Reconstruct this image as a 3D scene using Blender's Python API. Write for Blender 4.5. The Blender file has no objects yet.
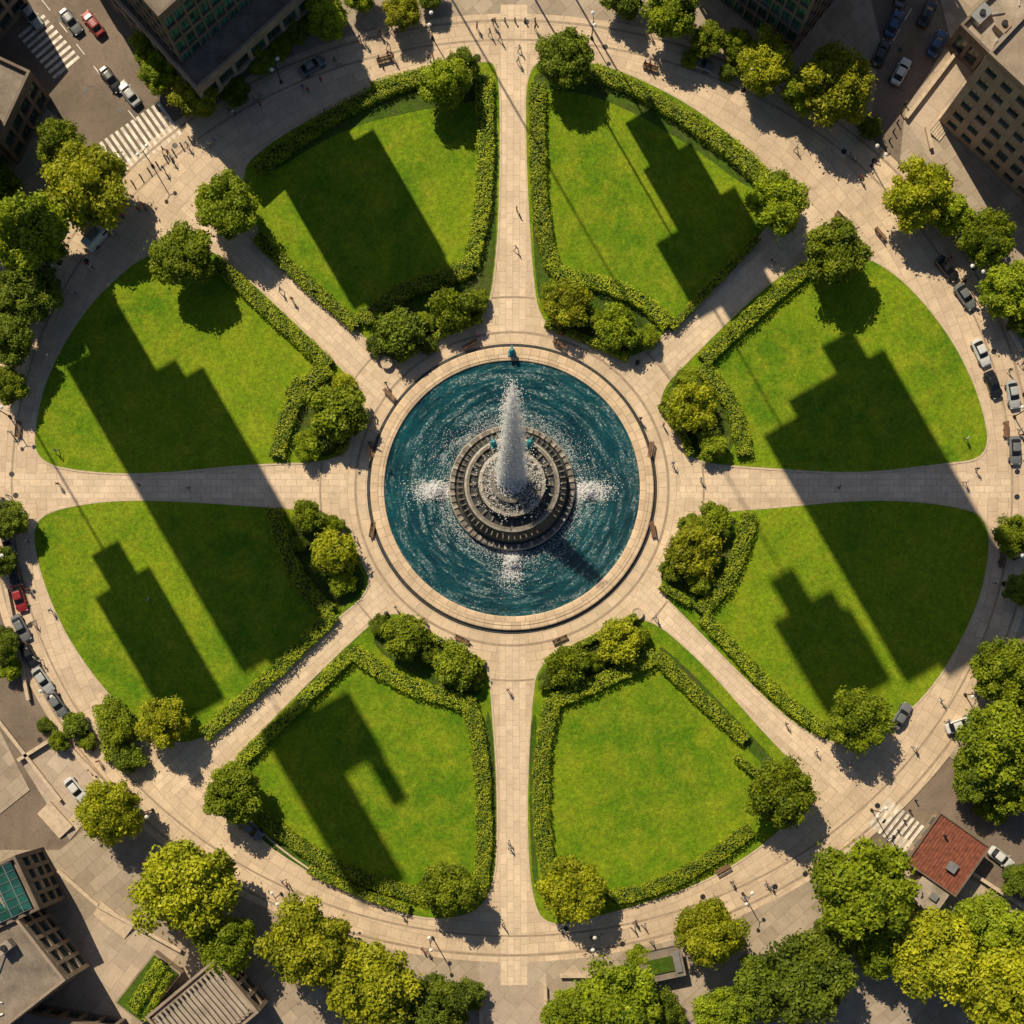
import bpy, math, random
import numpy as np
from mathutils import Vector
random.seed(7); rng=np.random.default_rng(7)
S=0.15; H=190.0; CAMY=-30.0
sc=bpy.context.scene; col=sc.collection
def W(px,py,z=0.0):
    # plan map: metres east / north of the plaza middle; z>0 = feature seen at height z
    x=(px-512)*S; y=(512-py)*S
    if z: 
        k=(H-z)/H; x=x*k; y=CAMY+(y-CAMY)*k
    return x,y
FC=W(512,489)
# ---------------------------------------------------------------- materials
class NT:
    def __init__(s,name,rough=0.8):
        s.m=bpy.data.materials.new(name); s.m.use_nodes=True; s.t=s.m.node_tree; s.n=s.t.nodes; s.l=s.t.links
        s.b=s.n['Principled BSDF']; s.b.inputs['Roughness'].default_value=rough; s.out=s.n['Material Output']
    def put(s,i,v):
        if isinstance(v,bpy.types.NodeSocket): s.l.new(v,i)
        else: i.default_value=v
    def math(s,op,a,b=None,c=None,clamp=False):
        n=s.n.new('ShaderNodeMath'); n.operation=op; n.use_clamp=clamp; s.put(n.inputs[0],a)
        if b is not None: s.put(n.inputs[1],b)
        if c is not None: s.put(n.inputs[2],c)
        return n.outputs[0]
    def co(s,kind='Object'):
        return s.n.new('ShaderNodeTexCoord').outputs[kind]
    def pos(s): return s.n.new('ShaderNodeNewGeometry').outputs['Position']
    def sep(s,v):
        n=s.n.new('ShaderNodeSeparateXYZ'); s.l.new(v,n.inputs[0]); return n.outputs
    def comb(s,x,y,z=0.0):
        n=s.n.new('ShaderNodeCombineXYZ'); s.put(n.inputs[0],x); s.put(n.inputs[1],y); s.put(n.inputs[2],z); return n.outputs[0]
    def noise(s,v,scale,detail=3,rough=0.55,dist=0.0):
        n=s.n.new('ShaderNodeTexNoise'); s.l.new(v,n.inputs['Vector']); n.inputs['Scale'].default_value=scale
        n.inputs['Detail'].default_value=detail; n.inputs['Roughness'].default_value=rough; n.inputs['Distortion'].default_value=dist
        return n.outputs[0]
    def white(s,v):
        n=s.n.new('ShaderNodeTexWhiteNoise'); n.noise_dimensions='3D'; s.l.new(v,n.inputs['Vector']); return n.outputs['Value']
    def mapr(s,v,a,b,c,d,clamp=True):
        n=s.n.new('ShaderNodeMapRange'); n.clamp=clamp; s.put(n.inputs[0],v)
        for i,x in enumerate((a,b,c,d)): n.inputs[i+1].default_value=x
        return n.outputs[0]
    def mix(s,f,a,b,mode='MIX'):
        n=s.n.new('ShaderNodeMix'); n.data_type='RGBA'; n.blend_type=mode; s.put(n.inputs[0],f)
        for i,v in ((6,a),(7,b)):
            if isinstance(v,tuple): n.inputs[i].default_value=(*v,1)[:4]
            else: s.l.new(v,n.inputs[i])
        return n.outputs[2]
    def scalec(s,c,f):
        n=s.n.new('ShaderNodeVectorMath'); n.operation='SCALE'
        if isinstance(c,tuple): n.inputs[0].default_value=c[:3]
        else: s.l.new(c,n.inputs[0])
        s.put(n.inputs['Scale'],f); return n.outputs[0]
    def bump(s,h,st,d=0.05):
        n=s.n.new('ShaderNodeBump'); n.inputs['Strength'].default_value=st; n.inputs['Distance'].default_value=d; s.l.new(h,n.inputs['Height'])
        s.l.new(n.outputs[0],s.b.inputs['Normal'])
    def base(s,c): s.put(s.b.inputs['Base Color'],(*c,1)[:4] if isinstance(c,tuple) else c)

def simple(name,c,rough=0.7,metal=0.0,var=0.18,sc_=1.2):
    t=NT(name,rough); t.b.inputs['Metallic'].default_value=metal
    p=t.pos(); a=t.noise(p,sc_,4); b=t.noise(p,sc_*9,2)
    f=t.math('ADD',t.mapr(a,.3,.7,1-var,1+var),t.mapr(b,.3,.7,-var*.5,var*.5))
    t.base(t.scalec(c,f)); return t.m

def tile_finish(t,tone,joint,c1,c2,jc,p):
    big=t.noise(p,0.06,4,.6); mid=t.noise(p,0.5,4,.6); fine=t.noise(p,4.0,3)
    c=t.mix(tone,c1,c2)
    f=t.math('MULTIPLY',t.mapr(big,.3,.7,.86,1.10),t.math('MULTIPLY',t.mapr(mid,.25,.75,.86,1.1),t.mapr(fine,.25,.75,.9,1.08)))
    c=t.scalec(c,f)
    st=t.mapr(t.noise(p,0.22,6,.7,1.0),.57,.72,0,.38)
    c=t.mix(st,c,t.scalec(c,0.6))
    c=t.mix(joint,c,jc); t.base(c)
    h=t.math('SUBTRACT',t.math('MULTIPLY',fine,.3),joint); t.bump(h,.15,.01)
def pave_polar(name,c1,c2,jc,dr=1.5,da=2.0,cx=0,cy=0,jw=.07,off=0.0,jstr=.55):
    t=NT(name,.75); p=t.pos(); x,y,z=t.sep(p)[0:3]
    x=t.math('SUBTRACT',x,cx); y=t.math('SUBTRACT',y,cy)
    r=t.math('SQRT',t.math('ADD',t.math('MULTIPLY',x,x),t.math('MULTIPLY',y,y)))
    th=t.math('ADD',t.math('ARCTAN2',y,x),math.pi)
    rb=t.math('DIVIDE',t.math('SUBTRACT',r,off),dr); band=t.math('FLOOR',rb); fr=t.math('FRACT',rb)
    rr=t.math('MULTIPLY',t.math('ADD',band,.5),dr)
    n=t.math('ROUND',t.math('DIVIDE',t.math('MULTIPLY',rr,2*math.pi),da))
    a=t.math('ADD',t.math('MULTIPLY',t.math('DIVIDE',th,2*math.pi),n),t.math('MULTIPLY',band,.37))
    seg=t.math('FLOOR',a); fa=t.math('FRACT',a)
    j1=t.math('LESS_THAN',fr,jw/dr); j2=t.math('LESS_THAN',fa,jw/da)
    j=t.math('MULTIPLY',t.math('MAXIMUM',j1,j2),jstr)
    tile_finish(t,t.white(t.comb(band,seg)),j,c1,c2,jc,p); return t.m
def pave_rect(name,c1,c2,jc,w=1.2,l=1.8,rot=0.0,jw=.06,obj=False,jstr=.55):
    t=NT(name,.78); p=t.pos(); q=t.co() if obj else p
    x,y=t.sep(q)[0:2]
    if rot:
        c,s_=math.cos(rot),math.sin(rot)
        x2=t.math('ADD',t.math('MULTIPLY',x,c),t.math('MULTIPLY',y,s_)); y2=t.math('SUBTRACT',t.math('MULTIPLY',y,c),t.math('MULTIPLY',x,s_)); x,y=x2,y2
    yb=t.math('DIVIDE',y,w); row=t.math('FLOOR',yb); fy=t.math('FRACT',yb)
    xb=t.math('ADD',t.math('DIVIDE',x,l),t.math('MULTIPLY',row,.5)); cl=t.math('FLOOR',xb); fx=t.math('FRACT',xb)
    j=t.math('MULTIPLY',t.math('MAXIMUM',t.math('LESS_THAN',fy,jw/w),t.math('LESS_THAN',fx,jw/l)),jstr)
    tile_finish(t,t.white(t.comb(row,cl)),j,c1,c2,jc,p); return t.m

M={}
M['plaza']=pave_polar('granite_ring_paving',(.70,.535,.375),(.58,.44,.31),(.26,.19,.13),1.55,2.3,0,3.5,jw=.08)
M['inner']=pave_polar('fountain_plaza_paving',(.72,.555,.39),(.60,.46,.32),(.26,.19,.13),1.35,2.2,FC[0],FC[1],off=.3,jw=.08)
M['spoke']=pave_rect('path_slab_paving',(.77,.60,.43),(.65,.505,.36),(.30,.22,.16),1.0,1.6,obj=True,jw=.07)
M['side']=pave_rect('sidewalk_concrete',(.46,.37,.28),(.34,.27,.20),(.15,.12,.09),1.9,2.6,rot=.72,jstr=.7)
M['terrace']=pave_rect('terrace_concrete',(.54,.43,.33),(.42,.335,.26),(.16,.125,.1),2.6,3.4,rot=.9)
M['band']=simple('dark_granite_band',(.36,.27,.19),.7,0,.2,1.2)
def asphalt():
    t=NT('asphalt',.85); p=t.pos()
    a=t.noise(p,.09,5,.65,.6); b=t.noise(p,3,4,.7); c=t.noise(p,14,2)
    f=t.math('MULTIPLY',t.mapr(a,.3,.7,.7,1.35),t.math('MULTIPLY',t.mapr(b,.3,.7,.85,1.15),t.mapr(c,.3,.7,.85,1.15)))
    col_=t.scalec((.19,.145,.11),f)
    oil=t.mapr(t.noise(p,.3,5,.7,2.0),.55,.7,0,.5)
    t.base(t.mix(oil,col_,(.07,.055,.045))); t.bump(c,.2,.01); return t.m
M['asphalt']=asphalt()
def grass(name,ca,cb,cc):
    t=NT(name,.9); p=t.pos(); t.b.inputs['Specular IOR Level'].default_value=.15
    a=t.noise(p,.045,5,.65,.8); b=t.noise(p,.28,5,.7,.4); c=t.noise(p,1.7,5,.8); d=t.noise(p,7,3,.85)
    k=t.mix(t.mapr(a,.38,.62,0,1),ca,cb); k=t.mix(t.mapr(b,.42,.70,0,.8),k,cc)
    f=t.math('MULTIPLY',t.mapr(c,.3,.7,.58,1.38),t.mapr(d,.3,.7,.45,1.6)); t.base(t.scalec(k,f))
    h=t.math('ADD',t.math('MULTIPLY',d,.6),c); t.bump(h,.85,.13); return t.m
M['grass']=grass('lawn_grass',(.09,.195,.006),(.18,.275,.008),(.27,.31,.016))
M['bedgreen']=grass('bed_groundcover',(.045,.10,.008),(.07,.13,.01),(.10,.09,.035))
M['kerb']=simple('stone_edging',(.56,.44,.32),.8)
M['rim']=pave_polar('fountain_rim_stone',(.74,.56,.38),(.58,.43,.285),(.2,.14,.1),3.0,1.5,FC[0],FC[1],jw=.1,off=-1.0)
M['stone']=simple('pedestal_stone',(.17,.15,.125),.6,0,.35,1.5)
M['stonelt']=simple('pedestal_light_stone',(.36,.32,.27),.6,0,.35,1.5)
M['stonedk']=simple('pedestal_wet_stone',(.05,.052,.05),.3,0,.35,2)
M['bronze']=simple('verdigris_bronze',(.05,.28,.33),.5,.2,.2,3)
def water():
    t=NT('pool_water',.06); p=t.pos(); x,y=t.sep(p)[0:2]
    x=t.math('SUBTRACT',x,FC[0]); y=t.math('SUBTRACT',y,FC[1])
    r=t.math('SQRT',t.math('ADD',t.math('MULTIPLY',x,x),t.math('MULTIPLY',y,y)))
    th=t.math('ARCTAN2',y,x)
    n1=t.noise(p,.35,4,.6,.8); n2=t.noise(p,2.2,4,.65,.4); n3=t.noise(p,7,2)
    ring=t.math('SINE',t.math('ADD',t.math('MULTIPLY',r,3.4),t.math('MULTIPLY',n1,9)))
    cs,sn=t.math('COSINE',th),t.math('SINE',th)
    n=t.n.new('ShaderNodeTexNoise'); n.noise_dimensions='4D'; t.l.new(t.comb(t.math('MULTIPLY',cs,2.2),t.math('MULTIPLY',sn,2.2),t.math('MULTIPLY',r,.75)),n.inputs['Vector']); n.inputs['W'].default_value=3.0
    n.inputs['Scale'].default_value=1.5; n.inputs['Detail'].default_value=6; n.inputs['Roughness'].default_value=.74; n.inputs['Distortion'].default_value=.6; sw=n.outputs[0]
    fo=t.noise(p,2.6,5,.85)
    near=t.mapr(r,9,19,1.0,.6)
    fm=t.math('MULTIPLY',t.mapr(sw,.50,.60,0,1),t.mapr(fo,.49,.59,0,1)); fm=t.math('MULTIPLY',fm,near,clamp=True)
    deep=t.mix(t.mapr(t.noise(p,.13,3),.35,.65,0,1),(.003,.042,.066),(.008,.09,.115))
    lt=t.mix(t.mapr(sw,.45,.7,0,.55),deep,(.04,.18,.20))
    t.base(t.mix(t.math('MULTIPLY',fm,.9),lt,(.7,.78,.78)))
    t.put(t.b.inputs['Roughness'],t.mapr(fm,0,1,.08,.7))
    t.b.inputs['IOR'].default_value=1.33
    h=t.math('ADD',t.math('ADD',t.math('MULTIPLY',ring,.25),t.math('MULTIPLY',n2,1.7)),t.math('MULTIPLY',n3,.6)); t.bump(h,1.0,.30)
    return t.m
M['water']=water()
def foam(name,c,mixf):
    t=NT(name,.7); t.base(c)
    tr=t.n.new('ShaderNodeBsdfTranslucent'); tr.inputs[0].default_value=(.99,.99,1,1)
    mx=t.n.new('ShaderNodeMixShader'); mx.inputs[0].default_value=mixf
    t.l.new(t.b.outputs[0],mx.inputs[1]); t.l.new(tr.outputs[0],mx.inputs[2]); t.l.new(mx.outputs[0],t.out.inputs[0]); return t.m
M['foam']=foam('white_water',(.98,.98,.98),.5)
M['jet']=foam('jet_water',(.98,.98,.98),.82)
def leafmat(name,ca,cb,trl=.3):
    t=NT(name,.55); t.b.inputs['Specular IOR Level'].default_value=.25
    at=t.n.new('ShaderNodeAttribute'); at.attribute_name='tone'
    oi=t.n.new('ShaderNodeObjectInfo')
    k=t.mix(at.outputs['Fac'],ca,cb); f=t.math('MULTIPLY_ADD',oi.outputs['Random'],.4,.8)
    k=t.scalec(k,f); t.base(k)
    tr=t.n.new('ShaderNodeBsdfTranslucent'); t.l.new(t.scalec(k,1.3),tr.inputs[0])
    mx=t.n.new('ShaderNodeMixShader'); mx.inputs[0].default_value=trl
    t.l.new(t.b.outputs[0],mx.inputs[1]); t.l.new(tr.outputs[0],mx.inputs[2]); t.l.new(mx.outputs[0],t.out.inputs[0]); return t.m
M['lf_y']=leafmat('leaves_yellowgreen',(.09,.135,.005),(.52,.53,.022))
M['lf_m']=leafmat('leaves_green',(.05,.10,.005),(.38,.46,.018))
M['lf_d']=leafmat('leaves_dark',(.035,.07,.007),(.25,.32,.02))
M['lf_h']=leafmat('leaves_hedge',(.085,.16,.006),(.50,.56,.022),.25)
M['bark']=simple('bark',(.09,.06,.04),.9)
M['hedgecore']=simple('hedge_inner',(.03,.05,.008),.95)
M['white']=simple('white_paint',(.70,.64,.56),.6,0,.35,.9)
M['soil']=simple('soil',(.09,.06,.04),.95)
M['concrete']=simple('facade_concrete',(.31,.24,.18),.8,0,.2,.4)
M['concrete_dk']=simple('facade_dark_stone',(.17,.13,.10),.8,0,.2,.4)
M['roof']=simple('roof_gravel',(.22,.18,.145),.9,0,.3,.4)
M['roof_lt']=simple('roof_membrane',(.36,.30,.24),.85,0,.3,.4)
M['metal']=simple('galvanised_metal',(.38,.38,.38),.45,.6,.15,1)
M['dkmetal']=simple('dark_metal',(.04,.04,.042),.5,.5)
M['redtile']=simple('red_roof_tile',(.22,.07,.04),.8,0,.4,1.5)
M['wood']=simple('bench_timber',(.20,.11,.06),.7)
def glass(name,c,rough=.12):
    t=NT(name,rough); p=t.pos(); w=t.white(t.comb(*[t.math('FLOOR',t.math('DIVIDE',q,1.7)) for q in t.sep(p)[0:3]]))
    t.base(t.scalec(c,t.math('MULTIPLY_ADD',w,1.2,.45))); t.b.inputs['Specular IOR Level'].default_value=.7; return t.m
M['glass_g']=glass('green_curtain_glass',(.06,.18,.12))
M['glass_d']=glass('dark_window_glass',(.03,.06,.056))
M['glass_t']=glass('teal_skylight_glass',(.025,.11,.095))
M['carglass']=simple('car_glass',(.015,.017,.02),.08)
M['tyre']=simple('tyre',(.015,.015,.015),.9)
CAR=[('car_black',(.015,.015,.018)),('car_white',(.65,.65,.64)),('car_grey',(.16,.17,.18)),('car_red',(.28,.02,.02)),('car_blue',(.03,.08,.2)),('car_silver',(.42,.43,.44))]
for n,c in CAR:
    m=simple(n,c,.3,0,.04); m.node_tree.nodes['Principled BSDF'].inputs['Coat Weight'].default_value=.6; M[n]=m
M['lamp']=simple('headlamp',(.7,.7,.65),.2); M['tail']=simple('tail_lamp',(.3,.01,.01),.3)

# ---------------------------------------------------------------- mesh builder
class MB:
    def __init__(s): s.v=[];s.f=[];s.m=[];s.mats=[]
    def mi(s,k):
        if k not in s.mats: s.mats.append(k)
        return s.mats.index(k)
    def add(s,vs,fs,k):
        o=len(s.v); s.v+= [tuple(v) for v in vs]; i=s.mi(k)
        for f in fs: s.f.append(tuple(o+a for a in f)); s.m.append(i)
    def box(s,c,d,k,rot=0.0,taper=1.0):
        cx,cy,cz=c; x,y,z=d[0]/2,d[1]/2,d[2]/2; vs=[]
        for zz,tt in ((-z,1),(z,taper)):
            for a,b in ((-x,-y),(x,-y),(x,y),(-x,y)):
                a*=tt;b*=tt
                vs.append((cx+a*math.cos(rot)-b*math.sin(rot),cy+a*math.sin(rot)+b*math.cos(rot),cz+zz))
        s.add(vs,[(3,2,1,0),(4,5,6,7),(0,1,5,4),(1,2,6,5),(2,3,7,6),(3,0,4,7)],k)
    def tube(s,a,b,r0,r1,k,n=8):
        a=Vector(a);b=Vector(b);d=(b-a).normalized(); u=d.orthogonal().normalized(); w=d.cross(u)
        vs=[];
        for p,r in ((a,r0),(b,r1)):
            for i in range(n):
                t=2*math.pi*i/n; vs.append(p+u*math.cos(t)*r+w*math.sin(t)*r)
        fs=[(i,(i+1)%n,n+(i+1)%n,n+i) for i in range(n)]+[tuple(range(n))[::-1],tuple(range(n,2*n))]
        s.add(vs,fs,k)
    def lathe(s,prof,k,n=96,c=(0,0)):
        vs=[(c[0]+r*math.cos(2*math.pi*i/n),c[1]+r*math.sin(2*math.pi*i/n),z) for r,z in prof for i in range(n)]
        for j in range(len(prof)-1):
            kk=k[j] if isinstance(k,list) else k
            s.add([vs[j*n+i] for i in range(n)]+[vs[(j+1)*n+i] for i in range(n)],[(i,(i+1)%n,n+(i+1)%n,n+i) for i in range(n)],kk)
    def prism(s,poly,z0,z1,k,kside=None):
        n=len(poly); A=sum(poly[i][0]*poly[(i+1)%n][1]-poly[(i+1)%n][0]*poly[i][1] for i in range(n))
        if A<0: poly=poly[::-1]
        s.add([(x,y,z1) for x,y in poly],[tuple(range(n))],k)
        vs=[(x,y,z0) for x,y in poly]+[(x,y,z1) for x,y in poly]
        s.add(vs,[(i,(i+1)%n,n+(i+1)%n,n+i) for i in range(n)],kside or k)
    def obj(s,name,loc=(0,0,0),rot=0.0,smooth=False,parent=None):
        me=bpy.data.meshes.new(name); me.from_pydata(s.v,[],s.f); 
        for k in s.mats: me.materials.append(M[k])
        me.polygons.foreach_set('material_index',s.m)
        if smooth: me.polygons.foreach_set('use_smooth',[True]*len(s.f))
        me.update(); o=bpy.data.objects.new(name,me); col.objects.link(o); o.location=loc; o.rotation_euler[2]=rot
        if parent: o.parent=parent
        return o
def inst(name,me,loc,rot=0,scale=1.0):
    o=bpy.data.objects.new(name,me); col.objects.link(o); o.location=loc; o.rotation_euler[2]=rot
    o.scale=(scale,)*3 if not isinstance(scale,tuple) else scale; return o
def chaikin(p,it=2,closed=True):
    for _ in range(it):
        q=[]; n=len(p)
        for i in range(n if closed else n-1):
            a=p[i];b=p[(i+1)%n]
            q.append((a[0]*.75+b[0]*.25,a[1]*.75+b[1]*.25)); q.append((a[0]*.25+b[0]*.75,a[1]*.25+b[1]*.75))
        if not closed: q=[p[0]]+q+[p[-1]]
        p=q
    return p
def PX(l): return [W(*a) for a in l]
def ringsheet(name,f0,f1,z,k,n=180):
    a=[f0(2*math.pi*i/n) for i in range(n)]; c=[f1(2*math.pi*i/n) for i in range(n)]
    b=MB(); b.add([(x,y,z) for x,y in a]+[(x,y,z) for x,y in c],[(i,n+i,n+(i+1)%n,(i+1)%n) for i in range(n)],k); b.obj(name)

# ---------------------------------------------------------------- ground
b=MB(); b.prism([(-1500,-1500),(1500,-1500),(1500,1500),(-1500,1500)],-.5,0,'asphalt'); b.obj('ground')
blocks=[
 [(-900,150),(10,75),(60,120),(105,205),(70,300),(20,450),(0,520),(-900,560)],
 [(-20,-900),(118,-10),(186,112),(250,120),(420,60),(620,60),(800,110),(872,112),(880,40),(866,-20),(840,-900)],
 [(960,-900),(935,-20),(950,40),(905,110),(900,160),(960,280),(990,400),(975,480),(990,640),(940,750),(1080,850),(1900,1000),(1900,-900)],
 [(890,855),(955,862),(1120,960),(1900,1900),(535,1900),(540,930),(700,900),(800,850)],
 [(-30,850),(60,850),(120,800),(200,860),(480,930),(485,1900),(-900,1900),(-900,860)],
 [(-900,640),(-20,690),(30,790),(-20,830),(-900,835)]]
for p in blocks:
    b=MB(); b.prism(PX(p),0,.116,'side','kerb'); b.obj('pavement')
for p in [[(925,150),(905,120),(960,45),(1010,-20),(1060,-20),(1000,60)],[(20,760),(60,735),(112,790),(70,840)],[(880,860),(900,835),(1100,960),(1080,985)],[(480,930),(545,930),(548,1100),(478,1100)],[(100,905),(180,950),(120,1040),(60,1010)]]:
    b=MB(); b.prism(PX(p),0,.1202,'terrace','kerb'); b.obj('terrace')
n=180; el=[W(512+530*math.cos(2*math.pi*i/n),488+474*math.sin(2*math.pi*i/n)) for i in range(n)]
b=MB(); b.prism(el,0,.124,'plaza','kerb'); b.obj('ring_plaza')
n=120; b=MB(); b.prism([(FC[0]+29*math.cos(2*math.pi*i/n),FC[1]+29*math.sin(2*math.pi*i/n)) for i in range(n)],.1,.128,'inner'); b.obj('fountain_plaza')
for a,c,w in [((514,5),(512,335),27),((512,640),(514,985),27),((345,486),(10,486),24),((680,486),(1010,486),24),((398,400),(190,200),28),((632,388),(820,215),28),((385,590),(160,790),26),((640,590),(850,785),26)]:
    A=W(*a);C=W(*c); L=math.dist(A,C); r=math.atan2(C[1]-A[1],C[0]-A[0])
    b=MB(); b.prism([(0,-w*S/2),(L,-w*S/2),(L,w*S/2),(0,w*S/2)],-.02,.0,'spoke'); b.obj('footpath',(A[0],A[1],.132),r)
def circ(r): return lambda a:(FC[0]+r*math.cos(a),FC[1]+r*math.sin(a))
def elp(k,l): return lambda a:W(512+k*math.cos(a),488+l*math.sin(a))
ringsheet('paving_band',circ(23.3),circ(23.65),.136,'band'); ringsheet('paving_band',circ(28.6),circ(28.9),.1365,'band')
ringsheet('paving_band',elp(499,447),elp(501,449),.136,'band'); ringsheet('paving_band',elp(520,466),elp(522.5,468.5),.136,'band')

lawns=[
 [(240,172),(262,150),(300,125),(360,96),(420,74),(480,62),(499,64),(500,150),(498,240),(488,322),(440,338),(400,366),(375,347),(330,305),(290,268),(256,232)],
 [(526,64),(560,60),(600,64),(650,84),(700,112),(745,148),(776,180),(780,212),(740,258),(700,300),(662,336),(630,362),(590,345),(541,327),(532,270),(526,150)],
 [(35,462),(36,420),(50,370),(80,318),(112,282),(150,252),(205,246),(235,268),(285,314),(335,362),(368,400),(352,430),(343,462),(250,464),(160,474),(90,473)],
 [(34,522),(60,508),(130,499),(250,506),(345,514),(358,555),(374,588),(328,626),(265,680),(205,742),(160,742),(115,702),(75,650),(50,600),(36,555)],
 [(386,612),(412,618),(450,645),(487,662),(491,700),(498,800),(494,905),(440,922),(380,906),(320,876),(268,838),(238,805),(228,770),(262,730),(320,672),(360,634)],
 [(539,662),(590,640),(640,610),(700,660),(765,735),(815,785),(790,822),(740,862),(680,892),(600,916),(545,928),(530,890),(527,800),(532,700)],
 [(653,398),(700,350),(755,296),(800,262),(838,250),(882,264),(922,300),(958,350),(982,405),(990,458),(940,464),(860,474),(760,468),(688,462),(678,430)],
 [(688,514),(760,510),(870,499),(950,505),(990,518),(986,580),(962,640),(930,690),(896,722),(850,748),(800,730),(740,674),(690,622),(658,590),(668,550)]]
for L in lawns:
    p=chaikin(PX(L),3)
    b=MB(); b.prism(p,.1,.17,'grass','soil'); o=b.obj('lawn')
    nn=len(p)
    A=sum(p[i][0]*p[(i+1)%nn][1]-p[(i+1)%nn][0]*p[i][1] for i in range(nn)); sg=1 if A>0 else -1
    out=[]
    for i in range(nn):
        d=Vector((p[(i+1)%nn][0]-p[i-1][0],p[(i+1)%nn][1]-p[i-1][1])).normalized(); out.append((p[i][0]+d.y*sg*.28,p[i][1]-d.x*sg*.28))
    vs=[(x,y,.19) for x,y in p]+[(x,y,.19) for x,y in out]+[(x,y,.1) for x,y in out]+[(x,y,.1) for x,y in p]
    b=MB(); b.add(vs,[(i,(i+1)%nn,nn+(i+1)%nn,nn+i) for i in range(nn)]+[(nn+i,nn+(i+1)%nn,2*nn+(i+1)%nn,2*nn+i) for i in range(nn)]+[((i+1)%nn,i,3*nn+i,3*nn+(i+1)%nn) for i in range(nn)],'kerb'); b.obj('lawn_kerb')
beds=[[(368,330),(400,295),(470,275),(490,268),(484,318),(440,333),(400,360)],[(540,270),(560,280),(630,300),(668,328),(630,356),(590,340),(544,322)],
 [(338,372),(364,400),(347,430),(338,458),(285,458),(302,410),(320,380)],[(285,510),(343,518),(354,556),(370,588),(335,614),(305,580)],
 [(388,617),(412,622),(450,650),(483,666),(484,700),(440,690),(365,645)],[(543,665),(590,644),(638,615),(655,650),(600,676),(545,698)],
 [(657,398),(690,368),(720,395),(740,455),(692,458),(682,430)],[(692,518),(745,514),(733,565),(700,606),(662,590),(672,550)],
 [(255,160),(300,130),(360,102),(420,80),(485,70),(492,100),(420,110),(340,130),(262,180)],[(533,70),(600,70),(650,90),(700,118),(765,180),(755,195),(690,145),(600,95),(535,90)],
 [(760,240),(735,258),(665,328),(672,332),(745,258)],[(655,650),(665,645),(790,775),(780,785)],[(240,770),(360,650),(348,640),(234,765)],[(260,830),(330,870),(400,895),(400,912),(330,885),(262,842)],
 [(485,90),(498,90),(497,240),(488,310),(478,300),(486,210)],[(528,90),(536,90),(538,200),(548,268),(540,315),(533,250)],[(485,705),(492,720),(497,800),(492,890),(484,895)],[(530,720),(538,710),(534,800),(540,900),(532,880),(529,800)]]
for i,p in enumerate(beds):
    b=MB(); b.prism(chaikin(PX(p),2),.15,.176+.0003*i,'bedgreen'); b.obj('planting_bed')

# ---------------------------------------------------------------- foliage
def leafdata(P,N,size,tone):
    n=len(P); N=N/np.linalg.norm(N,axis=1,keepdims=True)
    t=np.cross(N,rng.normal(size=(n,3))); t/=np.linalg.norm(t,axis=1,keepdims=True); w=np.cross(N,t)
    s=size[:,None]; V=np.stack([P-t*s,P+w*s*.55,P+t*s,P-w*s*.55],1).reshape(-1,3)
    return V,np.repeat(tone,4)
def leafmesh(name,V,T,mat,extra=None):
    nq=len(V)//4
    me=bpy.data.meshes.new(name)
    xv=np.array(extra.v) if extra else np.zeros((0,3)); nx=len(xv)
    me.vertices.add(len(V)+nx); me.vertices.foreach_set('co',np.concatenate([V,xv]).astype(np.float32).ravel())
    loops=np.arange(4*nq); starts=np.arange(nq)*4; tot=np.full(nq,4); mi=np.zeros(nq,int)
    if extra:
        el_=[];st=[];tt=[];c=4*nq
        for f in extra.f: st.append(c);tt.append(len(f));el_+=[4*nq+a for a in f];c+=len(f)
        loops=np.concatenate([loops,el_]);starts=np.concatenate([starts,st]);tot=np.concatenate([tot,tt]);mi=np.concatenate([mi,np.array(extra.m)+1])
    me.loops.add(len(loops)); me.loops.foreach_set('vertex_index',loops.astype(np.int32))
    me.polygons.add(len(starts)); me.polygons.foreach_set('loop_start',starts.astype(np.int32)); me.polygons.foreach_set('loop_total',tot.astype(np.int32))
    me.materials.append(M[mat])
    if extra:
        for k in extra.mats: me.materials.append(M[k])
    me.polygons.foreach_set('material_index',mi.astype(np.int32))
    a=me.attributes.new('tone','FLOAT','POINT'); a.data.foreach_set('value',np.concatenate([T,np.zeros(nx)]).astype(np.float32))
    me.update(calc_edges=True); me.validate(); return me
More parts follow.
